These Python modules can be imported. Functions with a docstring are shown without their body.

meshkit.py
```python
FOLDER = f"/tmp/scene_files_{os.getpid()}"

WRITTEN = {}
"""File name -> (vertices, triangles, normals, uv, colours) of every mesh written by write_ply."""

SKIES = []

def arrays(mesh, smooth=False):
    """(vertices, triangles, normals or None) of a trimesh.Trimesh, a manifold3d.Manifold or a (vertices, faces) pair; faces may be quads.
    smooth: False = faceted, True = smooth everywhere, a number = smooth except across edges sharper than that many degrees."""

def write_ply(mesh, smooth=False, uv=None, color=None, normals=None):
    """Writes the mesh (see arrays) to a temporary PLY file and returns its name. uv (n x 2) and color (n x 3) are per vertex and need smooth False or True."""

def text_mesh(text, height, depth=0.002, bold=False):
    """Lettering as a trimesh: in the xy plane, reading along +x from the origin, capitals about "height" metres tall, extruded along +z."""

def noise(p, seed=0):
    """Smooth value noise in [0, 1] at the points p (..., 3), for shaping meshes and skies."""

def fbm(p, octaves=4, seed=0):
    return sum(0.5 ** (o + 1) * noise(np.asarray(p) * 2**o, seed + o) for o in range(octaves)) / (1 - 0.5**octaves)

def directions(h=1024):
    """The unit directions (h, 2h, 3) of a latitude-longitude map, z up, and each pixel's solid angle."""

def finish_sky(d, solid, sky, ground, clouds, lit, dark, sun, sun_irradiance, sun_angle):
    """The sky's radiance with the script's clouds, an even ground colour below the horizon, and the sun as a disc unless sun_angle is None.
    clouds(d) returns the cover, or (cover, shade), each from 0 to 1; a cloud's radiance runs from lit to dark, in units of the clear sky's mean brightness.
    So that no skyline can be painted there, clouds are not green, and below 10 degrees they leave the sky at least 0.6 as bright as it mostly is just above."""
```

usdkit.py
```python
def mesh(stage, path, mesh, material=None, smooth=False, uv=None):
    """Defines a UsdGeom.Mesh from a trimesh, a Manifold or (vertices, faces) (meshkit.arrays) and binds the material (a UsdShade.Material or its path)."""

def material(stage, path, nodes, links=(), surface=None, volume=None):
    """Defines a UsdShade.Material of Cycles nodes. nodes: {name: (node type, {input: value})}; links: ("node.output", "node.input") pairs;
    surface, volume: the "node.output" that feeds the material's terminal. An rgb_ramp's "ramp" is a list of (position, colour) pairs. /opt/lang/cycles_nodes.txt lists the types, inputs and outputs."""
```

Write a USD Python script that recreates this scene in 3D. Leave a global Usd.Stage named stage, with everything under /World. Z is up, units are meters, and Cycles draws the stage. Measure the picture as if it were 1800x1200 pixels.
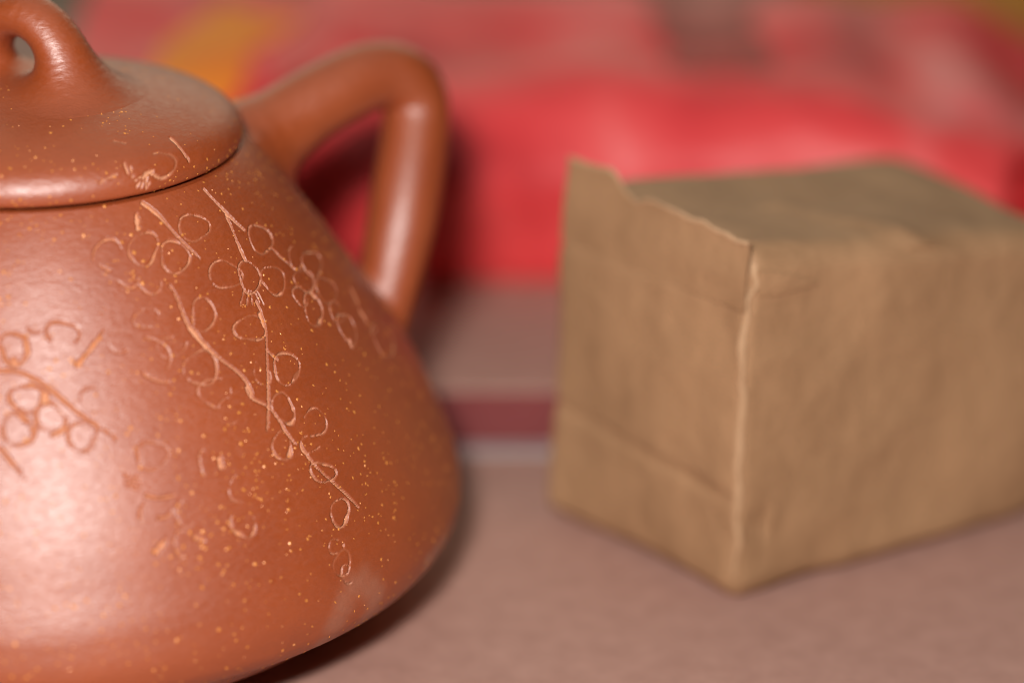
import math, numpy as np, trimesh, usdkit
from meshkit import fbm, noise
from scipy.interpolate import PchipInterpolator
from scipy.spatial import cKDTree
from pxr import Usd, UsdGeom, UsdLux, UsdShade, Gf, Sdf, Vt

stage = Usd.Stage.CreateInMemory()
UsdGeom.SetStageUpAxis(stage, 'Z'); UsdGeom.SetStageMetersPerUnit(stage, 1.0)
UsdGeom.Xform.Define(stage, '/World'); UsdGeom.Scope.Define(stage, '/World/Looks')
CM = 0.01                                   # everything below is written in centimetres
rng = np.random.default_rng(7)

# ------------------------------------------------------------------ camera
LIFT = 0.35
FPX, PITCH, CAMH = 4800.0, 22.0, 14.0 + LIFT       # focal length in 1800-pixel units, degrees down, cm above the table
cam = UsdGeom.Camera.Define(stage, '/World/camera')
cam.AddTranslateOp().Set(Gf.Vec3d(0, 0, CAMH * CM)); cam.AddRotateXOp().Set(90.0 - PITCH)
cam.CreateHorizontalApertureAttr(36.0); cam.CreateFocalLengthAttr(36.0 * FPX / 1800)
cam.CreateFStopAttr(6.3); cam.CreateFocusDistanceAttr(0.281)
cam.CreateClippingRangeAttr(Gf.Vec2f(0.01, 50)); cam.CreateExposureAttr(0.0)

# ------------------------------------------------------------------ lamps
def lamp(name, pos, aim, w, h, inten, col):
    l = UsdLux.RectLight.Define(stage, '/World/' + name)
    p, a = np.array(pos, float), np.array(aim, float)
    z = (p - a) / np.linalg.norm(p - a); x = np.cross([0, 0, 1], z); x /= np.linalg.norm(x); y = np.cross(z, x)
    m = np.eye(4); m[0, :3], m[1, :3], m[2, :3], m[3, :3] = x, y, z, p * CM
    l.AddTransformOp().Set(Gf.Matrix4d(m.tolist()))
    l.CreateWidthAttr(w * CM); l.CreateHeightAttr(h * CM); l.CreateIntensityAttr(inten); l.CreateColorAttr(Gf.Vec3f(*col))
POT = np.array([-5.044, 27.927, 0.0])
lamp('flash_lamp', (-2.7, -0.5, 19.6), (-1, 28, 2), 3.4, 2.0, 640.0, (1.0, 0.95, 0.91))      # the camera's own flash, above the lens
lamp('unseen_ceiling_lamp', (10, 60, 130), (0, 34, 0), 150, 90, 0.42, (1.0, 0.95, 0.86))  # out of view overhead, placed to softly light the upward faces
lamp('unseen_back_light', (-20, 200, 75), (0, 30, 5), 220, 110, 1.35, (1.0, 0.87, 0.64))  # out of view behind, placed to lay a tan sheen on lid and handle tops

# ------------------------------------------------------------------ helpers
def tag(p, label=None, cat=None, group=None, kind=None):
    p = p.GetPrim() if hasattr(p, 'GetPrim') else p
    for k, v in (('label', label), ('category', cat), ('group', group), ('kind', kind)):
        if v: p.SetCustomDataByKey(k, v)
    return p
def numbered(path):
    if not stage.GetPrimAtPath(path): return path
    k = 1
    while stage.GetPrimAtPath(f'{path}_{k:03d}'): k += 1
    return f'{path}_{k:03d}'
def obj(name, mesh, mat, parent=None, smooth=True, normals=None):
    base = str(parent.GetPath()) if parent else '/World'
    off = ORIGIN.get(base.split('/')[2] if parent else '', np.zeros(3))
    v, f = (mesh if isinstance(mesh, tuple) else (mesh.vertices, mesh.faces))
    path = numbered(base + '/' + name)
    m = usdkit.mesh(stage, path, ((np.asarray(v) - off) * CM, np.asarray(f)), mat, smooth=False if normals is not None else smooth)
    if normals is not None:
        m.CreateNormalsAttr(Vt.Vec3fArray.FromNumpy(np.asarray(normals, np.float32))); m.SetNormalsInterpolation('vertex')
    return m.GetPrim()
ORIGIN = {}
def thing(name, loc, label, cat):
    p = '/World/' + name
    x = UsdGeom.Xform.Define(stage, p); x.AddTranslateOp().Set(Gf.Vec3d(*(np.array(loc, float) * CM)))
    ORIGIN[name] = np.array(loc, float)
    return tag(x, label, cat)
def primvar(prim, name, vals):
    vals = np.asarray(vals, np.float32)
    UsdGeom.PrimvarsAPI(prim).CreatePrimvar(name, Sdf.ValueTypeNames.FloatArray, 'vertex').Set(Vt.FloatArray.FromNumpy(vals))
def grid_faces(nu, nv, wrap=False):
    i, j = np.meshgrid(np.arange(nu - (0 if wrap else 1)), np.arange(nv - 1), indexing='ij')
    a = i * nv + j; b = ((i + 1) % nu) * nv + j
    q = np.stack([a, b, b + 1, a + 1], -1).reshape(-1, 4)
    return np.vstack([q[:, [0, 1, 2]], q[:, [0, 2, 3]]])
def sstep(a, b, x):
    t = np.clip((x - a) / (b - a), 0, 1); return t * t * (3 - 2 * t)
_p = math.radians(PITCH)
FW, UP = np.array([0, math.cos(_p), -math.sin(_p)]), np.array([0, math.sin(_p), math.cos(_p)])
def ray(px, py):
    px, py = np.asarray(px, float), np.asarray(py, float)
    return FW + np.array([1., 0, 0]) * ((px - 900) / FPX)[..., None] - UP * ((py - 600) / FPX)[..., None]
EYE = np.array([0, 0, CAMH])
def on_table(px, py, z=0.0):
    d = ray(px, py); return EYE + d * ((z - CAMH) / d[..., 2])[..., None]
def on_plane(px, py, p0, n):
    d = ray(px, py); return EYE + d * (((p0 - EYE) @ n) / (d @ n))[..., None]
def smin(a, b, k):
    h = np.clip(0.5 + 0.5 * (b - a) / k, 0, 1); return b + (a - b) * h - k * h * (1 - h)
def tube_sdf(P, pts, rad):
    pts, rad = np.asarray(pts, float), np.asarray(rad, float); out = np.full(len(P), 1e9)
    for a, b, ra, rb in zip(pts[:-1], pts[1:], rad[:-1], rad[1:]):
        t = np.clip(((P - a) @ (b - a)) / max((b - a) @ (b - a), 1e-9), 0, 1)
        out = np.minimum(out, np.linalg.norm(P - a - t[:, None] * (b - a), axis=1) - (ra + t * (rb - ra)))
    return out
def curve(pts, n):
    pts = np.asarray(pts, float); s = np.r_[0, np.cumsum(np.linalg.norm(np.diff(pts[:, :3], axis=0), axis=1))]
    from scipy.interpolate import CubicSpline
    return CubicSpline(s, pts)(np.linspace(0, s[-1], n))
TETS = [(0, 5, 1, 6), (0, 1, 2, 6), (0, 2, 3, 6), (0, 3, 7, 6), (0, 7, 4, 6), (0, 4, 5, 6)]
def isosurface(fun, lo, hi, h):
    """Marching tetrahedra of fun = 0 on a grid; the vertices are then pulled onto the surface; returns vertices, faces, normals."""
    ax = [np.arange(l, u + h, h) for l, u in zip(lo, hi)]; n = [len(a) for a in ax]
    G = np.stack(np.meshgrid(*ax, indexing='ij'), -1).reshape(-1, 3); val = fun(G)
    idx = np.arange(len(G)).reshape(n)
    c = [idx[dx:n[0] - 1 + dx, dy:n[1] - 1 + dy, dz:n[2] - 1 + dz].ravel() for dx, dy, dz in
         ((0, 0, 0), (1, 0, 0), (1, 1, 0), (0, 1, 0), (0, 0, 1), (1, 0, 1), (1, 1, 1), (0, 1, 1))]
    tris = []
    for t in TETS:
        T = np.stack([c[k] for k in t], 1); ins = val[T] < 0; cnt = ins.sum(1)
        for k in (1, 2, 3):
            S, I = T[cnt == k], ins[cnt == k]
            if not len(S): continue
            o = np.argsort(~I, axis=1, kind='stable'); S = np.take_along_axis(S, o, 1)
            e = lambda a, b: np.stack([S[:, a], S[:, b]], 1)
            if k == 1: tris.append(np.stack([e(0, 1), e(0, 2), e(0, 3)], 1))
            elif k == 3: tris.append(np.stack([e(3, 0), e(3, 1), e(3, 2)], 1))
            else:
                tris.append(np.stack([e(0, 2), e(0, 3), e(1, 3)], 1)); tris.append(np.stack([e(0, 2), e(1, 3), e(1, 2)], 1))
    E = np.sort(np.concatenate(tris).reshape(-1, 2), axis=1)
    key, inv = np.unique(E[:, 0].astype(np.int64) * len(G) + E[:, 1], return_inverse=True)
    a, b = key // len(G), key % len(G)
    t = np.clip(val[a] / (val[a] - val[b]), 0.02, 0.98); V = G[a] + t[:, None] * (G[b] - G[a]); F = inv.reshape(-1, 3)
    def grad(P, e=0.01):
        return np.stack([fun(P + d) - fun(P - d) for d in np.eye(3) * e], 1) / (2 * e)
    for _ in range(2):
        g = grad(V); V = V - np.clip(fun(V), -h, h)[:, None] * g / np.maximum((g * g).sum(1), 1e-6)[:, None]
    N = grad(V); N /= np.maximum(np.linalg.norm(N, axis=1, keepdims=True), 1e-9)
    ok = (F[:, 0] != F[:, 1]) & (F[:, 1] != F[:, 2]) & (F[:, 0] != F[:, 2]); F = F[ok]
    fn = np.cross(V[F[:, 1]] - V[F[:, 0]], V[F[:, 2]] - V[F[:, 0]])
    flip = (fn * N[F].mean(1)).sum(1) < 0; F[flip] = F[flip][:, ::-1]
    return V, F, N

# ------------------------------------------------------------------ materials
MAT = {}
def mat(name, nodes, links, surface='p.BSDF'):
    MAT[name] = usdkit.material(stage, '/World/Looks/' + name, nodes, links, surface=surface); return MAT[name]
def clay(name, base, dark, carved=False, rough=0.45):
    n = {'tc': ('texture_coordinate', {}),
         'n1': ('noise_texture', {'scale': 70., 'detail': 8., 'roughness': .7}),
         'r1': ('rgb_ramp', {'ramp': [(.25, dark), (.6, base), (.85, tuple(min(1, c * 1.12) for c in base))]}),
         'map': ('mapping', {'mapping_type': 'point', 'scale': (1., 1., 2.2)}),
         'n2': ('noise_texture', {'scale': 2100., 'detail': 4., 'roughness': .65}),
         'n3': ('noise_texture', {'scale': 1300., 'detail': 2.}),
         'rr': ('map_range', {'from_min': .3, 'from_max': .7, 'to_min': rough - .05, 'to_max': rough + .07}),
         'add': ('math', {'math_type': 'add'}),
         'b': ('bump', {'strength': .17, 'distance': .0004}),
         'p': ('principled_bsdf', {'specular_ior_level': 1.0, 'ior': 1.6, 'roughness': rough, 'coat_weight': .0, 'coat_roughness': .2})}
    l = [('tc.object', 'map.vector'), ('tc.object', 'n1.vector'), ('map.vector', 'n2.vector'), ('map.vector', 'n3.vector'), ('n1.fac', 'r1.fac'),
         ('n2.fac', 'add.value1'), ('n3.fac', 'add.value2'), ('add.value', 'b.height'), ('b.normal', 'p.normal'), ('n3.fac', 'rr.value')]
    if carved:      # fresh, rough clay laid bare in the engraved lines; a dried film of tea on the lower belly
        n.update({'cv': ('attribute', {'attribute': 'carve'}), 'fl': ('attribute', {'attribute': 'film'}),
                  'm1': ('mix', {'color2': (.62, .29, .16)}), 'm2': ('mix', {'color2': (.42, .24, .17)}),
                  'mr': ('mix_float', {'b': .85}), 'ms': ('mix_float', {'a': 1., 'b': .12}), 'mc': ('mix_float', {'a': .0, 'b': 0.})})
        l += [('r1.color', 'm1.color1'), ('cv.fac', 'm1.fac'), ('m1.color', 'm2.color1'), ('fl.fac', 'm2.fac'), ('m2.color', 'p.base_color'),
              ('rr.result', 'mr.a'), ('cv.fac', 'mr.fac'), ('mr.result', 'p.roughness'), ('cv.fac', 'ms.fac'), ('ms.result', 'p.specular_ior_level'), ('cv.fac', 'mc.fac'), ('mc.result', 'p.coat_weight')]
    else:
        l += [('r1.color', 'p.base_color'), ('rr.result', 'p.roughness')]
    return mat(name, n, l)
clay('clay', (.35, .067, .0125), (.285, .049, .009))
clay('carved_clay', (.35, .067, .0125), (.285, .049, .009), True)
mat('mica', {'oi': ('geometry', {}), 'r': ('rgb_ramp', {'ramp': [(0, (.75, .28, .06)), (.4, (.95, .50, .14)), (1, (1., .80, .42))]}),
             'p': ('principled_bsdf', {'roughness': .35, 'specular_ior_level': .8, 'metallic': .15})},
    [('oi.random_per_island', 'r.fac'), ('r.color', 'p.base_color')])
def paper(name, base, dark):
    mat(name, {'tc': ('texture_coordinate', {}), 'mp': ('mapping', {'scale': (1., 1., .45)}),
               'n1': ('noise_texture', {'scale': 95., 'detail': 9., 'roughness': .68}), 'n2': ('noise_texture', {'scale': 420., 'detail': 6., 'roughness': .65}),
               'r': ('rgb_ramp', {'ramp': [(.28, dark), (.55, base), (.8, tuple(c * 1.15 for c in base))]}),
               'b': ('bump', {'strength': .4, 'distance': .0007}),
               'p': ('principled_bsdf', {'roughness': .68, 'specular_ior_level': .35})},
        [('tc.object', 'mp.vector'), ('mp.vector', 'n1.vector'), ('tc.object', 'n2.vector'), ('n1.fac', 'r.fac'), ('r.color', 'p.base_color'), ('n2.fac', 'b.height'), ('b.normal', 'p.normal')])
paper('kraft', (.395, .225, .115), (.275, .150, .072))
paper('kraft_pale', (.50, .31, .175), (.42, .245, .125))
def plain(name, base, dark, scale=30., rough=.6, spec=.4, bump=.15, fine=700., sheen=0., sc=(1., 1., 1.)):
    mat(name, {'tc': ('texture_coordinate', {}), 'mp': ('mapping', {'scale': sc}), 'n1': ('noise_texture', {'scale': scale, 'detail': 5., 'roughness': .6}), 'n2': ('noise_texture', {'scale': fine, 'detail': 3.}),
               'r': ('rgb_ramp', {'ramp': [(.3, dark), (.65, base)]}), 'b': ('bump', {'strength': bump, 'distance': .0004}),
               'p': ('principled_bsdf', {'roughness': rough, 'specular_ior_level': spec, 'sheen_weight': sheen, 'sheen_tint': (1., .6, .6)})},
        [('tc.object', 'mp.vector'), ('mp.vector', 'n1.vector'), ('tc.object', 'n2.vector'), ('n1.fac', 'r.fac'), ('r.color', 'p.base_color'), ('n2.fac', 'b.height'), ('b.normal', 'p.normal')])
plain('table_top', (.46, .264, .212), (.395, .22, .175), 300., .62, .35)
plain('board_side', (.25, .055, .055), (.19, .04, .04), 60., .5, .4)
plain('strip_pale', (.42, .36, .36), (.34, .28, .27), 80., .5)
mat('red_satin', {'tc': ('texture_coordinate', {}), 'n1': ('noise_texture', {'scale': 34., 'detail': 3., 'roughness': .5, 'distortion': .6}), 'n2': ('noise_texture', {'scale': 900., 'detail': 3.}),
                  'r': ('rgb_ramp', {'ramp': [(.30, (.52, .028, .034)), (.44, (.80, .055, .060)), (.56, (.86, .085, .085)), (.70, (.90, .23, .22))]}), 'b': ('bump', {'strength': .1, 'distance': .0004}),  # blotchy pattern; its pink tones also stand in for highlights along the ridge
                  'p': ('principled_bsdf', {'roughness': .52, 'specular_ior_level': .45})},
    [('tc.object', 'n1.vector'), ('tc.object', 'n2.vector'), ('n1.fac', 'r.fac'), ('r.color', 'p.base_color'), ('n2.fac', 'b.height'), ('b.normal', 'p.normal')])
plain('brown_print', (.47, .11, .09), (.34, .075, .06), 30., .65, .4)
plain('orange_print', (1., .40, .04), (.97, .22, .02), 25., .7, .4)
plain('ochre_cloth', (.42, .20, .03), (.30, .12, .02), 20., .7, .3)
plain('dark_cloth', (.05, .03, .02), (.03, .02, .015), 20., .7, .3)
plain('wall_paint', (.24, .195, .135), (.20, .16, .11), 6., .8, .3)

# ------------------------------------------------------------------ tabletop and backdrop
def box(lo, hi, r=0.05):
    b = trimesh.creation.box(extents=np.array(hi) - np.array(lo)); b.apply_translation((np.array(hi) + np.array(lo)) / 2)
    return b
tag(obj('tabletop', box((-60, -10, -3), (60, 78, 0)), MAT['table_top'], smooth=False), 'pinkish brown tabletop with a fine speckle under everything', 'tabletop', kind='structure')
tag(obj('grey_mat', box((-30, 43.5, .004), (3.5, 76, .05)), MAT['wall_paint'], smooth=False), 'flat grey brown mat lying on the table behind the red cloth at the left', 'mat')

# low board lying behind the teapot and the box: brown top, dark red front edge; a pale strip on the table before it
yb = on_table(870., 778.)[1]; hb = 0.78
board = thing('low_board', (0, yb, 0), 'low brown board with a dark red front edge lying behind the teapot', 'board')
def rounded_bar(x0, x1, y0, y1, z0, z1, r, n=5):
    a = np.linspace(0, np.pi / 2, n)
    prof = np.vstack([[[y0, z0]], np.c_[y0 + r - r * np.cos(a), z1 - r + r * np.sin(a)], np.c_[y1 - r + r * np.sin(a), z1 - r + r * np.cos(a)], [[y1, z0]]])
    m = trimesh.creation.extrude_polygon(__import__('shapely').Polygon(prof), x1 - x0)
    v = m.vertices; m.vertices = np.c_[x0 + v[:, 2], v[:, 0], v[:, 1]]
    return m
obj('front_edge', rounded_bar(-11, 13, yb, yb + 18, 0.004, hb - .05, .01), MAT['board_side'], board, 40)
obj('board_top', rounded_bar(-11, 13, yb - .07, yb + 18.05, hb - .048, hb, .022), MAT['table_top'], board, 40)
tag(obj('pale_strip', rounded_bar(-12, 14, yb - .42, yb - .10, .002, .05, .022), MAT['strip_pale'], smooth=40), 'pale grey strip lying along the front of the low board', 'strip')

# ------------------------------------------------------------------ teapot
EYE = EYE - [0, 0, LIFT]                    # the pot is drawn in a frame that starts where its feet begin to show
pot = thing('teapot', POT, 'reddish brown clay teapot with plum blossoms engraved on its belly', 'teapot')
ORIGIN['teapot'] = POT - [0, 0, LIFT]
ZK = np.array([0, .12, .28, .44, .6, .78, .95, 1.25, 1.75, 2.25, 3.0, 3.75, 4.45, 4.8, 4.96])
RK = np.array([3.50, 3.62, 3.80, 4.09, 4.34, 4.44, 4.465, 4.42, 4.24, 4.03, 3.60, 3.10, 2.60, 2.30, 2.14])
RZ = PchipInterpolator(ZK, RK)
def body_r(z): return RZ(np.clip(z, 0, 4.96))
# arc-length samples of the profile
zz = np.linspace(0, 4.96, 4000); ss = np.r_[0, np.cumsum(np.hypot(np.diff(zz), np.diff(RZ(zz))))]
NV = 600; zs = np.interp(np.linspace(0, ss[-1], NV), ss, zz)
front = np.arange(math.radians(-118), math.radians(24), .0118 / 4.4)
back = np.linspace(front[-1], front[0] + 2 * np.pi, 130)[1:-1]
th = np.r_[front, back]; NU = len(th)
TH, Z = np.meshgrid(th, zs, indexing='ij'); R = RZ(Z)
V = np.stack([POT[0] + R * np.cos(TH), POT[1] + R * np.sin(TH), Z], -1).reshape(-1, 3)
dR = RZ.derivative()(Z); Nn = np.stack([np.cos(TH), np.sin(TH), -dR], -1).reshape(-1, 3); Nn /= np.linalg.norm(Nn, axis=1, keepdims=True)
def hit_body(px, py):
    """where the ray through a point of the drawing meets the pot's belly"""
    d = ray(px, py); ts = np.linspace(20, 36, 1600)
    P = EYE + d[:, None] * ts[None, :, None]
    g = np.hypot(P[..., 0] - POT[0], P[..., 1] - POT[1]) - body_r(P[..., 2])
    inside = (g < 0) & (P[..., 2] < 4.96) & (P[..., 2] > .0); k = inside.argmax(1)
    ok = inside.any(1); Q = P[np.arange(len(k)), k]; Q[~ok] = 1e3
    return Q
STROKES = []      # (points x, y, half width in drawing units, strength)
def line(*pts, w=3.0, w1=None, s=1.0):
    pts = np.array(pts, float)
    n = max(4, int(np.linalg.norm(np.diff(pts, axis=0), axis=1).sum() / 1.2))
    if len(pts) > 2: c = curve(pts, n)
    else: c = pts[0] + np.linspace(0, 1, n)[:, None] * (pts[1] - pts[0])
    c = c + (rng.normal(size=(n, 2)).cumsum(0) * .12)
    ww = np.linspace(w, w if w1 is None else w1, n) * (1 + .25 * np.sin(np.linspace(0, 9, n) + rng.random() * 6))
    STROKES.append(np.c_[c, ww, np.full(n, s)])
def petal(cx, cy, rx, ry, tilt=0., w=2.3, s=.8, a0=0., a1=360., thick=None):
    a = np.radians(np.linspace(a0, a1, int(max(rx, ry) * (a1 - a0) / 360 * 5.5)))
    wob = 1 + .10 * np.sin(2 * a + rng.random() * 6) + .08 * np.sin(3 * a + rng.random() * 6)
    x, y = rx * np.cos(a) * wob, ry * np.sin(a) * wob; t = math.radians(tilt)
    p = np.c_[cx + x * math.cos(t) - y * math.sin(t), cy + x * math.sin(t) + y * math.cos(t)]
    ww = w * (1 + .4 * np.sin(a + rng.random() * 6) * np.sin(2 * a + rng.random() * 6)) * (.75 + .5 * noise(np.c_[a * 4, a * 0 + cy, a * 0 + cx], 8))
    if thick is not None: ww = ww + 4.0 * np.exp(-(((np.degrees(a) - thick + 180) % 360 - 180) / 20) ** 2)
    STROKES.append(np.c_[p, ww, np.full(len(a), s) * (1 - .75 * sstep(.5, .68, noise(np.c_[a * 1.7, a * 0 + cx, a * 0 + cy], 3)))])
# upper right spray
line((358, 333), (390, 366), (417, 393), (431, 406), w=3.2, w1=4.2); line((397, 377), (415, 420), (432, 459), w=3.0, w1=3.4)
line((250, 357), (283, 383), (310, 412), (337, 437), (357, 456), w=4.6, w1=1.2)
petal(340, 400, 28, 22, 30); petal(192, 450, 28, 27, 0, a0=180, a1=330); petal(192, 450, 28, 27, 0, a0=90, a1=170)
petal(252, 438, 26, 28); petal(307, 452, 29, 24, 40); petal(222, 485, 21, 20, 0, a0=20, a1=150, s=.6); petal(262, 492, 24, 22, 0, a0=10, a1=160, s=.6)
petal(395, 483, 27, 25); petal(438, 487, 19, 27, -8); petal(480, 492, 21, 24, -25); petal(457, 420, 17, 29, -27)
line((478, 437), (498, 456), (517, 473), w=2.4); petal(535, 493, 15, 22, -22); petal(548, 463, 15, 25, -22); petal(550, 543, 15, 29, -20, thick=80)
petal(573, 510, 15, 25, -20, s=.7); line((545, 512), (553, 522), w=5, s=.8)
for a, b in (((430, 507), (423, 533)), ((436, 511), (434, 536)), ((441, 512), (444, 534)), ((447, 513), (455, 532)), ((452, 512), (463, 535))): line(a, b, w=1.6, s=.7)
line((450, 530), (459, 552), (465, 575), (467, 610), (468, 650), (470, 717), (467, 758), w=2.4, w1=2.6); line((457, 552), (463, 574), w=5.5, w1=3.)
petal(440, 577, 26, 23, 15); petal(357, 553, 22, 27, 0, s=.5); petal(503, 647, 22, 28, -25, thick=60); line((470, 617), (487, 634), w=2.4)
line((298, 502), (317, 540), (337, 583), (357, 604), (383, 628), (427, 663), (443, 693), w=2.6, w1=3.2); line((333, 575), (362, 610), w=6.5, w1=5.)
petal(353, 647, 27, 33, -5, s=.5); line((433, 680), (443, 698), (467, 712), (495, 745), (520, 780), w=2.8, w1=2.)
petal(497, 717, 18, 27, -15, thick=70); petal(495, 783, 17, 24, -12, thick=50); petal(552, 743, 20, 26, -10, a0=-150, a1=120, s=.7)
line((528, 780), (550, 813), (583, 845), (630, 892), w=2.6, w1=2.0); petal(567, 830, 22, 17, 30); petal(597, 900, 16, 24, -5, thick=40)
petal(427, 917, 20, 28, 0, a0=-20, a1=200, s=.8, thick=120); petal(610, 577, 12, 31, -20, thick=90); petal(673, 597, 16, 29, -25, s=.6)
line((618, 510), (628, 532), w=8, s=.45); line((632, 545), (643, 562), w=7, s=.6); line((614, 598), (618, 608), w=6, s=.7); petal(601, 990, 15, 22, 0, s=.45)
# left spray, seen in the gleam
petal(25, 612, 26, 26, 0, w=3.0); line((45, 600), (50, 622), w=5.0); line((22, 630), (28, 640), w=5.)
line((-40, 646), (0, 651), (33, 653), (60, 665), (90, 687), (133, 723), (167, 747), (204, 774), w=4.2, w1=2.2)
petal(47, 700, 27, 26, 0, w=2.8, thick=0); petal(30, 755, 27, 28, 0, w=3.2, thick=0); petal(88, 733, 25, 25, 0, w=2.6); petal(145, 765, 27, 25, 15, w=2.8, thick=10)
line((78, 690), (80, 706), w=7); line((94, 764), (116, 751), w=5.5, w1=4.); line((0, 787), (20, 813), (43, 842), w=4.5, w1=1.2)
petal(110, 587, 27, 23, 0, s=.7, a0=150, a1=400); line((182, 580), (157, 617), (138, 640), w=2.6, w1=6.); petal(155, 655, 20, 14, 0, s=.0)
petal(267, 800, 30, 22, 0, s=.55); line((257, 870), (280, 873), (307, 869), w=2.8); petal(272, 895, 24, 24, 0, a0=150, a1=220, w=2.6); petal(275, 890, 24, 24, 0, a0=10, a1=80, w=2.8)
for k in range(4): line((218 + 2 * k, 832 + 7 * k), (250 - k, 840 + 7 * k), w=1.7, s=.7)
line((290, 948), (275, 968), w=4., w1=5.5); line((344, 944), (357, 950), w=6, w1=4, s=.6); petal(370, 812, 22, 25, 0, a0=120, a1=230); line((386, 806), (390, 822), w=5)
petal(325, 955, 18, 25, 0, a0=110, a1=260, s=.6); petal(235, 640, 60, 50, 0, a0=-70, a1=10, s=.4, w=2.); petal(285, 652, 30, 20, 0, a0=70, a1=170, s=.6)
line((240, 378), (243, 402), w=5.5, s=1.0)
for cx, cy, rx, ry, s_ in ((520, 452, 13, 20, .5), (592, 548, 11, 20, .6), (652, 566, 9, 17, .5), (528, 520, 12, 18, .5), (460, 655, 15, 22, .35), (378, 690, 26, 28, .4), (405, 720, 24, 22, .3), (300, 610, 24, 20, .35), (258, 560, 22, 18, .3),
                          (590, 960, 12, 14, .5), (612, 1008, 11, 18, .45), (330, 900, 22, 24, .35), (420, 860, 20, 22, .3), (215, 600, 24, 20, .3), (70, 560, 26, 20, .35), (170, 700, 26, 22, .3), (545, 780, 17, 16, .45)):
    petal(cx, cy, rx, ry, -15, w=1.9, s=s_, a0=rng.random() * 90, a1=240 + rng.random() * 120)
S = np.concatenate(STROKES); Q = hit_body(S[:, 0], S[:, 1]); good = Q[:, 0] < 100; S, Q = S[good], Q[good]
tree = cKDTree(Q); half = S[:, 2] / FPX * 23.0
d, k = tree.query(V, k=6, distance_upper_bound=.12)
k = np.minimum(k, len(Q) - 1); m = np.where(np.isfinite(d), (1 - sstep(.55, 1.15, d / half[k])) * S[k, 3], 0)
carve = m.max(1)
V = V - Nn * (carve * .036)[:, None]
V = V + Nn * ((fbm(V * np.array([3.2, 3.2, 5.5]), 3) - .5) * .004)[:, None]        # the hand-shaped wall is not quite true
# dried film, two tongues on the lower right of the belly
fq = hit_body(np.array([570., 590, 605, 622, 640, 652, 660, 650, 630, 605]), np.array([1128., 1095, 1060, 1030, 1020, 1030, 1050, 1080, 1100, 1118]))
fq2 = hit_body(np.array([742., 752, 765, 778]), np.array([1010., 985, 970, 952]))
w_ = fbm(V * 6.0, 3, 5)
def blob(P, c, r):
    return 1 - sstep(.25, 1.2, cKDTree(c).query(P)[0] / (r * (.85 + .35 * w_)))
f1 = blob(V, fq, .20); core = 1 - sstep(.4, 1.2, np.linalg.norm(V - fq.mean(0), axis=1) / .17)
film = np.clip(np.maximum(f1 * (.27 - .13 * core), .5 * blob(V, fq2[np.abs(fq2[:, 0]) < 100], .12)) * (.65 + .7 * w_), 0, 1)
b_ = obj('body', (V, grid_faces(NU, NV, True)), MAT['carved_clay'], pot, smooth=True); primvar(b_, 'carve', carve); primvar(b_, 'film', film)
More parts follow.
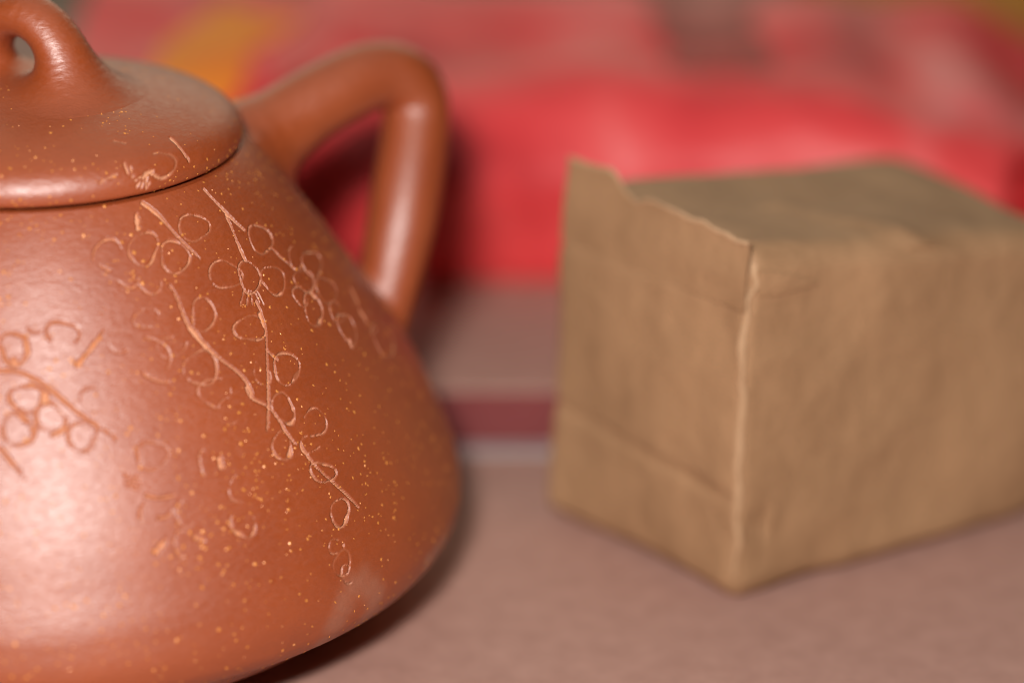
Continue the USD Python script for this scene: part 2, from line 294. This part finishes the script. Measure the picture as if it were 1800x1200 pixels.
# bottom of the pot and its three feet
a = np.linspace(0, 2 * np.pi, 97)[:-1]
def revolve(prof, n=160):
    prof = np.asarray(prof, float); t = np.linspace(0, 2 * np.pi, n + 1)[:-1]
    v = np.stack([POT[0] + prof[None, :, 0] * np.cos(t)[:, None], POT[1] + prof[None, :, 0] * np.sin(t)[:, None], np.broadcast_to(prof[None, :, 1], (n, len(prof)))], -1)
    f = grid_faces(n, len(prof), True)
    return v.reshape(-1, 3), f
obj('underside', revolve([(0.001, .08), (2.6, .08), (3.3, .02), (3.505, -.004)]), MAT['clay'], pot)
for kf in range(3):
    t = math.radians(90 + 120 * kf); c = POT + np.array([2.5 * math.cos(t), 2.5 * math.sin(t), 0])
    s_ = trimesh.creation.icosphere(3, 1.0); s_.apply_scale([.42, .42, .42]); v = s_.vertices; v[:, 2] = np.maximum(v[:, 2] + .02, .003 - LIFT); s_.vertices = v + [c[0], c[1], 0]
    obj('foot', s_, MAT['clay'], pot)

# lid
LP = np.array([(1.9, 5.0), (2.04, 5.0), (2.11, 5.005), (2.14, 5.03), (2.152, 5.08), (2.148, 5.15), (2.118, 5.225), (2.06, 5.30), (1.98, 5.365), (1.9, 5.41), (1.7, 5.495), (1.4, 5.586), (1.0, 5.676), (.6, 5.764), (.3, 5.80), (.001, 5.81)])
LPs = curve(LP, 90)
LTH = np.r_[np.arange(math.radians(-140), math.radians(0), .0165 / 2.2)]; LTH = np.r_[LTH, np.linspace(LTH[-1], LTH[0] + 2 * np.pi, 70)[1:-1]]
n1 = 150; LPs = curve(LP, n1)
LV = np.stack([POT[0] + LPs[None, :, 0] * np.cos(LTH)[:, None], POT[1] + LPs[None, :, 0] * np.sin(LTH)[:, None], np.broadcast_to(LPs[None, :, 1], (len(LTH), n1))], -1).reshape(-1, 3)
dp = np.gradient(LPs, axis=0); nr, nz = dp[:, 1], -dp[:, 0]
LN = np.stack([nr[None] * np.cos(LTH)[:, None], nr[None] * np.sin(LTH)[:, None], np.broadcast_to(nz[None], (len(LTH), n1))], -1).reshape(-1, 3)
LN /= np.maximum(np.linalg.norm(LN, axis=1, keepdims=True), 1e-9)
STROKES.clear()
petal(285, 290, 21, 24, 10, a0=-140, a1=150, w=2.4); line((300, 243), (316, 260), (333, 283), w=2.6, w1=1.6)
for e in ((240, 328), (247, 331), (256, 332), (262, 325), (236, 318)): line((256, 306), e, w=1.5)
line((256, 306), (268, 301), w=4); line((262, 303), (275, 312), w=2.); line((176, 322), (190, 314), (205, 309), w=2.2, s=.6); line((219, 288), (226, 308), w=1.5); line((228, 290), (233, 312), w=1.5); line((200, 248), (222, 252), w=1.6, s=.5)
S = np.concatenate(STROKES)
d_ = ray(S[:, 0], S[:, 1]); ts = np.linspace(20, 32, 1600); P = EYE + d_[:, None] * ts[None, :, None]
up_ = np.r_[True, LPs[1:, 1] > np.maximum.accumulate(LPs[:, 1])[:-1] + 1e-5]; lid_r = PchipInterpolator(LPs[up_, 1], LPs[up_, 0])
ins = (np.hypot(P[..., 0] - POT[0], P[..., 1] - POT[1]) < lid_r(np.clip(P[..., 2], 5.01, 5.80))) & (P[..., 2] < 5.80) & (P[..., 2] > 5.01)
Q = P[np.arange(len(S)), ins.argmax(1)][ins.any(1)]; S = S[ins.any(1)]
d, k = cKDTree(Q).query(LV, k=6, distance_upper_bound=.12); k = np.minimum(k, len(Q) - 1)
lc = np.where(np.isfinite(d), (1 - sstep(.55, 1.15, d / (S[:, 2] / FPX * 28)[k])) * S[k, 3], 0).max(1)
LV = LV - LN * (lc * .022)[:, None] + LN * ((fbm(LV * np.array([3., 3., 6.]), 3, 4) - .5) * .005)[:, None]
lid = obj('lid', (LV, grid_faces(len(LTH), n1, True)), MAT['carved_clay'], pot); primvar(lid, 'carve', lc); primvar(lid, 'film', lc * 0)
# flange of the mouth under the lid
obj('mouth_rim', revolve(curve(np.array([(2.14, 4.957), (2.10, 4.962), (2.0, 4.955), (1.93, 4.90), (1.9, 4.6)]), 14)), MAT['clay'], pot)
# bridge-shaped knob, blended out of the lid
KAZ = math.radians(-30); kd = np.array([math.cos(KAZ), math.sin(KAZ), 0]); kc = POT + np.array([-.10, 0, 0])
arch = [(-.66, 5.60, .27), (-.57, 5.85, .24), (-.46, 6.10, .235), (-.26, 6.34, .245), (0, 6.43, .25), (.26, 6.34, .245), (.46, 6.10, .26), (.57, 5.85, .29), (.66, 5.60, .33)]
ac = curve(np.array([[kc[0] + kd[0] * u, kc[1] + kd[1] * u, z, r] for u, z, r in np.array(arch) * [1.08, 1, .98]]), 26)
LPt = LPs[LPs[:, 1] > 5.2]; lid_z = PchipInterpolator(LPt[::-1][:, 0], LPt[::-1][:, 1])
kp = np.cross([0, 0, 1], kd)
def knob_f(P):
    r = np.hypot(P[:, 0] - POT[0], P[:, 1] - POT[1])
    top = P[:, 2] - (lid_z(np.clip(r, .002, 1.6)) - .006 - .10 * sstep(1.2, 1.5, r))
    Q = P - np.outer(((P - kc) @ kp) * .22, kp)                           # the strap is wider than thick
    return smin(tube_sdf(Q, ac[:, :3], ac[:, 3] * .96), top, .42)
KV, KF, KN = isosurface(knob_f, POT + [-1.5, -1.5, 5.55], POT + [1.5, 1.5, 6.9], .05)
obj('knob', (KV, KF), MAT['clay'], lid, normals=KN)

# handle
HAZ = math.radians(34); hd = np.array([math.cos(HAZ), math.sin(HAZ), 0]); hn = np.cross(hd, [0, 0, 1])
HC = np.array([(430, 262, 88), (480, 232, 73), (540, 190, 64), (606, 153, 61), (664, 132, 59), (708, 142, 59), (730, 184, 59), (729, 245, 60), (718, 320, 62), (704, 400, 61), (690, 470, 56), (676, 535, 51), (660, 590, 50), (615, 640, 50)], float)
haz = np.radians([35, 35, 35, 35, 35, 34.5, 34, 32, 29, 26, 24, 22.5, 21.5, 21])      # the lower limb comes forward to the belly
h3 = np.array([on_plane(a, b, POT, np.array([math.sin(t), -math.cos(t), 0])) for (a, b, _), t in zip(HC, haz)]); hr = HC[:, 2] / FPX * ((h3 - EYE) @ FW)
hc = curve(np.c_[h3, hr], 60)
def handle_f(P):
    rr = np.hypot(P[:, 0] - POT[0], P[:, 1] - POT[1]); dz = RZ.derivative()(np.clip(P[:, 2], .3, 4.9))
    bd = (rr - body_r(P[:, 2])) / np.sqrt(1 + dz * dz) + .03 + .25 * sstep(4.75, 5.0, P[:, 2])
    return smin(tube_sdf(P, hc[:, :3], hc[:, 3]), np.maximum(bd, np.maximum(tube_sdf(P, hc[:1, :3].repeat(2, 0), [1.0, 1.0]), -9) if False else bd), .10 + .32 * sstep(3.2, 4.3, P[:, 2]))
lo, hi = hc[:, :3].min(0) - .9, hc[:, :3].max(0) + .9
HV, HF, HN = isosurface(handle_f, lo, hi, .09)
# keep the skin of the handle only: drop what lies buried just under the belly
bur = (np.hypot(HV[:, 0] - POT[0], HV[:, 1] - POT[1]) - body_r(HV[:, 2])) < -.02
HF = HF[~bur[HF].all(1)]; used, HF = np.unique(HF, return_inverse=True); HF = HF.reshape(-1, 3); HV, HN = HV[used], HN[used]
obj('handle', (HV, HF), MAT['clay'], pot, normals=HN)
# spout, on the far side from the handle
sp = curve(np.array([(-3.3, 1.9, .95), (-3.95, 2.5, .72), (-4.5, 3.2, .55), (-5.1, 3.95, .42), (-5.55, 4.45, .36)]), 24)
sd = np.c_[POT[0] + hd[0] * sp[:, 0], POT[1] + hd[1] * sp[:, 0], sp[:, 1]]
t0 = np.gradient(sd, axis=0); t0 /= np.linalg.norm(t0, axis=1, keepdims=True); u_ = np.cross(t0, hn); tt = np.linspace(0, 2 * np.pi, 41)[:-1]
ring = lambda c, r, i: c + r * (np.cos(tt)[:, None] * hn + np.sin(tt)[:, None] * u_[i])
rings = [ring(sd[i], sp[i, 2], i) for i in range(24)] + [ring(sd[23], sp[23, 2] * .72, 23), ring(sd[20], sp[20, 2] * .6, 20)]
sv = np.stack(rings, 1).reshape(-1, 3)
obj('spout', (sv, grid_faces(40, 26, True)), MAT['clay'], pot)

# mica flecks in the clay, thin flakes set in the skin
def flecks(P, N, size):
    n = len(P); a = np.linspace(0, 2 * np.pi, 7)[:-1]
    N = N + rng.normal(size=(n, 3)) * .16; N /= np.linalg.norm(N, axis=1, keepdims=True)
    U = np.cross(N, rng.normal(size=(n, 3))); U /= np.linalg.norm(U, axis=1, keepdims=True); W = np.cross(N, U)
    asp = .5 + .5 * rng.random(n); rad = size[:, None] * (.75 + .5 * rng.random((n, 6)))
    ringv = P[:, None] + (rad * np.cos(a))[..., None] * U[:, None] + (rad * np.sin(a) * asp[:, None])[..., None] * W[:, None] + N[:, None] * .0006
    top = P + N * (.0045 + .15 * size[:, None])
    v = np.concatenate([top[:, None], ringv], 1).reshape(-1, 3)
    f = np.array([[0, i + 1, (i + 1) % 6 + 1] for i in range(6)])
    return v, (f[None] + 7 * np.arange(n)[:, None, None]).reshape(-1, 3)
def scatter(n, ZV, NV_, dens):
    pick = rng.choice(len(ZV), n, p=dens / dens.sum(), replace=False); return ZV[pick], NV_[pick]
area = np.repeat((np.gradient(th) * 1.0)[:, None], NV, 1).ravel() * np.hypot(V[:, 0] - POT[0], V[:, 1] - POT[1])
den = area * (1.1 + 1.4 * sstep(.48, .66, fbm(V * 1.6, 2, 11))) * (1 + 3.5 * (carve > .5))
cl = hit_body(np.array([350., 500, 560, 420, 330, 480, 100, 300, 260, 440]), np.array([820., 800, 900, 860, 920, 650, 700, 590, 480, 950]))
den = den * (1 + 1.0 * np.exp(-(cKDTree(cl).query(V)[0] / .42) ** 2))
P, N = scatter(5600, V, Nn, den); size = .0085 + .015 * rng.random(len(P)) ** 2.5
tag(obj('mica_flecks', flecks(P, N, size), MAT['mica'], pot, smooth=False), kind='stuff')
ld = np.where(LN[:, 2] < .2, 1., .6) * np.hypot(LV[:, 0] - POT[0], LV[:, 1] - POT[1]) * np.repeat(np.gradient(LTH)[:, None], n1, 1).ravel() * (1 + 9 * (lc > .4)) * (.3 + 2 * sstep(.45, .65, fbm(LV * 2., 2, 12)))
P, N = scatter(800, LV, LN, np.maximum(ld, 0)); 
lf = flecks(P, N, .008 + .013 * rng.random(len(P)) ** 2.5); tag(obj('mica_flecks', lf, MAT['mica'], lid, smooth=False), kind='stuff')

EYE = EYE + [0, 0, LIFT]
# ------------------------------------------------------------------ kraft paper block
FB, LB, RB = on_table(1290., 1066.), on_table(952., 902.), on_table(1862., 899.)
BB = LB + (RB - FB) * 1.10
def above(base, py):             # the point over a base point that stands at height py of the drawing
    lo_, hi_ = 0., 8.
    for _ in range(50):
        mz = (lo_ + hi_) / 2; q = base + [0, 0, mz] - EYE; y = 600 - FPX * (q @ UP) / (q @ FW)
        if y > py: lo_ = mz
        else: hi_ = mz
    return base + [0, 0, lo_]
FT, LT, RT, BT = above(FB + [.02, -.0, 0], 436), above(LB + [.25, -.05, 0], 312), above(RB, 408), above(BB, 266)
print('box', FB, LB, RB, 'heights', FT[2], LT[2], RT[2], BT[2])
blk = thing('paper_block', (FB + LB + RB + BB) / 4 * [1, 1, 0], 'small block wrapped in creased brown kraft paper', 'wrapped block')
def trilin(u, v, w):
    c = lambda a: np.asarray(a)[..., None]
    b = c((1 - u) * (1 - v)) * FB + c(u * (1 - v)) * RB + c((1 - u) * v) * LB + c(u * v) * BB
    t = c((1 - u) * (1 - v)) * FT + c(u * (1 - v)) * RT + c((1 - u) * v) * LT + c(u * v) * BT
    return b + c(w) * (t - b)
# rounded cube in unit space, then bent to the corners and dented
N_ = 130; g = np.linspace(-1, 1, N_); A, B = np.meshgrid(g, g, indexing='ij'); one = np.ones_like(A)
vs, fs = [], []
for ax in range(3):
    for s in (-1, 1):
        q = [None] * 3; q[ax] = one * s; q[(ax + 1) % 3] = A; q[(ax + 2) % 3] = B
        f = grid_faces(N_, N_); fs.append((f if s > 0 else f[:, ::-1]) + sum(len(x) for x in vs)); vs.append(np.stack(q, -1).reshape(-1, 3))
cube = trimesh.Trimesh(np.vstack(vs), np.vstack(fs), process=False); cube.merge_vertices(digits_vertex=6)
c = np.array(cube.vertices); lowr = sstep(.5, 1, np.abs(c[:, 2])); far = sstep(0, .9, c[:, 0]); rr = np.stack([.05 + .045 * lowr + .10 * far, np.where(c[:, 2] > 0, .085 + .13 * lowr, .085 + .06 * lowr), .16 + 0 * lowr], 1); inner = np.clip(c, -1 + rr, 1 - rr); dlt = (c - inner) / rr
ln = np.linalg.norm(dlt, axis=1, keepdims=True); nrm = dlt / np.maximum(ln, 1e-9); c = inner + nrm * rr
uvw = (c + 1) / 2; X = trilin(uvw[:, 0], uvw[:, 1], uvw[:, 2] * .994 + .003)
face_n = trimesh.Trimesh(X, cube.faces, process=False).vertex_normals
dent = (fbm(X * .6, 2, 21) - .5) * .20 + (np.abs(fbm(X * np.array([1.1, 1.1, .9]), 3, 22) - .5) * -.08 + .015)
u, v, w = uvw.T
left = (u < .03); right = (v < .03); topf = w > .97
dent = dent - left * (.05 * np.exp(-((w - .87 + .05 * (v - .5)) / .018) ** 2) + .035 * np.exp(-((w - .30 - .05 * v) / .02) ** 2)) - left * .03 * sstep(.80, .86, w)
dent = dent + right * .03 * np.exp(-((w - .90) / .05) ** 2 - ((u - .08) / .10) ** 2)
for uu in (.045, .075): dent = dent - right * .10 * np.exp(-((u - uu - .02 * (w - .2)) / .010) ** 2) * np.exp(-((w - .215) / .045) ** 2)
dent = dent + topf * .06 * np.exp(-((u - .45 + .35 * (v - .2)) / .05) ** 2) * (v < .5)
dent = dent * (.25 + .75 * sstep(0, .12, np.maximum(u, v)))
dent = np.where(w < .04, np.minimum(dent, 0), dent)
X = X + face_n * dent[:, None]; X[:, 2] = np.maximum(X[:, 2], .004)
obj('wrapper', (X, np.array(cube.faces)), MAT['kraft'], blk)
# folded end panel: a loose leaf of paper on the left side whose top edge stands up as a wavy lip
def leaf(Pf, nf, thick, nu, nv):
    nb = nu * nv; f = grid_faces(nu, nv); e = np.concatenate
    front, backv = Pf.reshape(-1, 3), (Pf - nf * thick).reshape(-1, 3); id_ = np.arange(nb).reshape(nu, nv)
    loop = np.r_[id_[:, 0], id_[-1, 1:], id_[-2::-1, -1], id_[0, -2:0:-1]]; nx = np.roll(loop, -1)
    side = np.vstack([np.c_[loop, nx, nx + nb], np.c_[loop, nx + nb, loop + nb]])
    return np.vstack([front, backv]), np.vstack([f, f[:, ::-1] + nb, side[:, ::-1]])
ln_ = np.cross(FB - LB, [0, 0, 1.]); ln_ /= np.linalg.norm(ln_); ln_ = ln_ if ln_ @ (EYE - FB) > 0 else -ln_
su = np.linspace(.985, .0, 60); tv = np.linspace(.83, 1.0, 22)
SU, TV = np.meshgrid(su, tv, indexing='ij')
lift = .07 + .17 * sstep(.66, .76, SU) + .09 * (fbm(np.stack([SU * 13, SU * 0, SU * 0], -1), 3, 31) - .5) - .06 * np.exp(-((SU - .62) / .05) ** 2) - .07 * np.exp(-(SU / .12) ** 2)
PL = trilin(SU * 0, SU, TV); kk = sstep(.9, 1.0, TV)
PL = PL + np.array([0, 0, 1.]) * (kk * lift)[..., None] + ln_ * (.030 + .02 * np.sin(SU * 7) * sstep(.83, .95, TV) + .03 * (fbm(np.stack([SU * 5, TV * 8, SU * 0], -1), 2, 33) - .5) - .06 * kk * sstep(.3, 1., TV))[..., None]
obj('end_flap', leaf(PL, ln_, .03, 60, 22), MAT['kraft'], blk, 50)
ec = PL[:, -1]; er = .019 * (.5 + fbm(np.stack([su * 15, su * 0, su * 0], -1), 2, 45)); k14 = np.linspace(0, 2 * np.pi, 13)[:-1]
EB = ec[:, None] + er[:, None, None] * (np.cos(k14)[:, None] * (ln_ * 1.0) + np.sin(k14)[:, None] * np.array([0, 0, 1.35])) - ln_ * .012
eq = np.array([[i * 12 + 11, (i + 1) * 12 + 11, (i + 1) * 12, i * 12] for i in range(59)])
obj('worn_edge', (EB.reshape(-1, 3), np.vstack([grid_faces(60, 12), eq[:, [0, 1, 2]], eq[:, [0, 2, 3]]])), MAT['kraft_pale'], blk)
# crimped seam: a pale worn ridge of paper along the front corner
dl, dr = (LB - FB) / np.linalg.norm(LB - FB), (RB - FB) / np.linalg.norm(RB - FB); outw = -(dl + dr); outw /= np.linalg.norm(outw)
sw = np.linspace(.05, .985, 110); nc = (u < .16) & (v < .16); Xc, wc = X[nc], w[nc]
edge = np.array([Xc[np.abs(wc - a) < .02][np.argmax((Xc[np.abs(wc - a) < .02] @ outw))] for a in sw])
from scipy.ndimage import gaussian_filter1d
edge = gaussian_filter1d(edge, 2.0, axis=0); kk_ = np.linspace(0, 2 * np.pi, 15)[:-1]
rw = .045 * (.55 + .9 * fbm(np.stack([sw * 16, sw * 0, sw * 0], -1), 2, 41)) * sstep(0, .05, sw - .04); ro = .038 * (.6 + .8 * fbm(np.stack([sw * 11, sw * 0 + 5, sw * 0], -1), 2, 43))
wav = (fbm(np.stack([sw * 12, sw * 0 + 3, sw * 0], -1), 2, 42) - .5) * .07; lat = (dr - dl) / np.linalg.norm(dr - dl)
SB = edge[:, None] + outw * (ro[:, None] * np.sin(kk_))[..., None] + lat * (rw[:, None] * np.cos(kk_) + wav[:, None])[..., None]
SB[..., 2] = np.maximum(SB[..., 2], .006)
sbf = grid_faces(110, 14); q_ = np.array([[i * 14 + 13, (i + 1) * 14 + 13, (i + 1) * 14, i * 14] for i in range(109)])
obj('corner_seam', (SB.reshape(-1, 3), np.vstack([sbf, q_[:, [0, 1, 2]], q_[:, [0, 2, 3]]])), MAT['kraft_pale'], blk)
# small torn fold of paper at the top of the right side
rn_ = np.cross([0, 0, 1.], RB - FB); rn_ /= np.linalg.norm(rn_); rn_ = rn_ if rn_ @ (EYE - FB) > 0 else -rn_
GU, GV = np.meshgrid(np.linspace(0, 1, 24), np.linspace(0, 1, 10), indexing='ij')
hh = .055 * (1 - GU ** 1.5) * (.8 + .5 * fbm(np.stack([GU * 6, GU * 0, GU * 0], -1), 2, 44)) + .004
CF = trilin(.03 + .17 * GU, GU * 0, .895 + hh * (GV - .35)); ks = cKDTree(X)
CF = CF + rn_ * (np.array([((X[i] - c_) @ rn_).max() for i, c_ in zip(ks.query(CF.reshape(-1, 3), k=4)[1], CF.reshape(-1, 3))]).reshape(24, 10) + .022)[..., None]
obj('torn_fold', leaf(CF, rn_, .02, 24, 10), MAT['kraft'], blk, 50)

# ------------------------------------------------------------------ red satin bundle behind
def red_sheet(x0, x1, nx, nv):
    prof = curve(np.array([(0, .02), (-.32, .4), (-.50, .95), (-.56, 1.45), (-.46, 1.8), (-.22, 2.18), (.1, 2.48), (.6, 2.66), (1.4, 2.76), (2.4, 2.9), (3.6, 3.05), (4.8, 3.1), (6.0, 2.8), (7.2, 2.0), (8.0, .6), (8.3, .05)]), nv)
    xs = np.linspace(x0, x1, nx); XX, K = np.meshgrid(xs, np.arange(nv), indexing='ij')
    yy, zz_ = prof[K, 0], prof[K, 1]
    return XX, yy, zz_
y0 = on_table(850., 492., hb)[1]
XX, yy, zz_ = red_sheet(-6.4, 17, 260, 200)
env = sstep(0, .9, zz_) * (1 - sstep(5.5, 7.5, yy))
fold = (fbm(np.stack([XX * .35, yy * .4, zz_ * .3], -1), 2, 51) - .5) * .9 + (fbm(np.stack([XX * .8 + yy * .5, yy * .8, zz_ * .6], -1), 2, 52) - .5) * .3
ga = lambda x0, w: np.exp(-((XX - x0) / w) ** 2)
fold += -.55 * ga(2.9, .75) * sstep(.8, 1.8, yy) + .35 * ga(6.6, .8) * sstep(.5, 1.5, yy) - .35 * ga(.3, 1.2) * sstep(.9, 1.8, yy) + .3 * ga(-2.2, .7) - .3 * ga(-3.4, .5)
front = np.exp(-((zz_ - 1.9) / .9) ** 2)
push = .06 * ga(5.2, .5) + .15 * ga(-.3, 1.2) + .15 * ga(2.4, 1.2) 
Yc = y0 + yy + .35 * np.sin(XX * .8 + .4) * env - front * (.75 * fold + push) * (1 - sstep(2.2, 3.4, yy)) + 2.6 * sstep(6.75, 7.4, XX) * (1 - sstep(1.7, 2.7, zz_)) * sstep(0, .3, zz_) + .05 * np.maximum(-XX - 3, 0) ** 1.5
Zc = hb + .02 + np.maximum(zz_ + env * fold * sstep(1.2, 2.4, zz_) * .75 - .24 * np.maximum(XX - 4.6, 0) ** 1.25 * sstep(1, 2.5, zz_), 0)
RS = np.stack([XX, Yc, Zc], -1)
red = thing('red_cloth', (1, y0, hb), 'crumpled glossy red satin cloth heaped behind the teapot and the block', 'cloth')
nrm_ = np.array([0, -.35, .94])
obj('satin', leaf(RS, nrm_, .12, 260, 200), MAT['red_satin'], red, 60)
def patch(name, xa, xb, ya, yb_, mtl, lift=.05, slant=0.):
    uu, vv = np.meshgrid(np.linspace(0, 1, 40), np.linspace(0, 1, 40), indexing='ij')
    px = xa + uu * (xb - xa) + slant * (vv - .5) + .12 * np.sin(vv * 9); py = ya + vv * (yb_ - ya)
    prof_y = Yc; ix = np.clip((px + 6.4) / 23.4 * 259, 0, 258.99); i0 = ix.astype(int); fx = ix - i0
    out = np.zeros(px.shape + (3,))
    for i in range(40):
        for j in range(40):
            col = RS[i0[i, j]] * (1 - fx[i, j]) + RS[i0[i, j] + 1] * fx[i, j]; kx = np.interp(py[i, j], yy[0, 40:], np.arange(40, 200)); k0 = int(min(kx, 198)); t = kx - k0
            out[i, j] = col[k0] * (1 - t) + col[k0 + 1] * t
    out = out + nrm_ * lift
    return obj(name, leaf(out, nrm_, .04, 40, 40), mtl, red, 60)
patch('orange_band', -4.9, -3.6, .15, 3.8, MAT['orange_print'], slant=.9)
patch('brown_patch', 2.15, 3.6, 1.0, 4.6, MAT['brown_print'])

# ochre cloth roll behind, at the right
t = np.linspace(0, 2 * np.pi, 49)[:-1]; xr = np.linspace(4.8, 18, 80)
cx, cz = 60.0, None
RV = np.stack([np.stack([np.full(48, x), y0 + 9.6 + .05 * x + (1.2 + .2 * noise(np.array([x * .8, 0, 0]), 61)) * np.cos(t) + .15 * np.sin(3 * t + x), 1.9 + (1.75 + .35 * noise(np.array([x * .7, 5, 0]), 62)) * np.sin(t)], -1) for x in xr])
capv = np.vstack([RV.reshape(-1, 3), RV[0].mean(0), RV[-1].mean(0)]); nf = len(capv)
ff = grid_faces(80, 48); wrapq = np.array([[i * 48 + 47, (i + 1) * 48 + 47, (i + 1) * 48, i * 48] for i in range(79)])
cap = np.array([[nf - 2, (j + 1) % 48, j] for j in range(48)] + [[nf - 1, 79 * 48 + j, 79 * 48 + (j + 1) % 48] for j in range(48)])
RVm = trimesh.Trimesh(capv, np.vstack([ff, wrapq[:, [0, 1, 2]], wrapq[:, [0, 2, 3]], cap]), process=False); RVm.fix_normals()
tag(obj('ochre_cloth', RVm, MAT['ochre_cloth'], smooth=60), 'rolled ochre yellow cloth behind the right end of the red cloth', 'cloth')
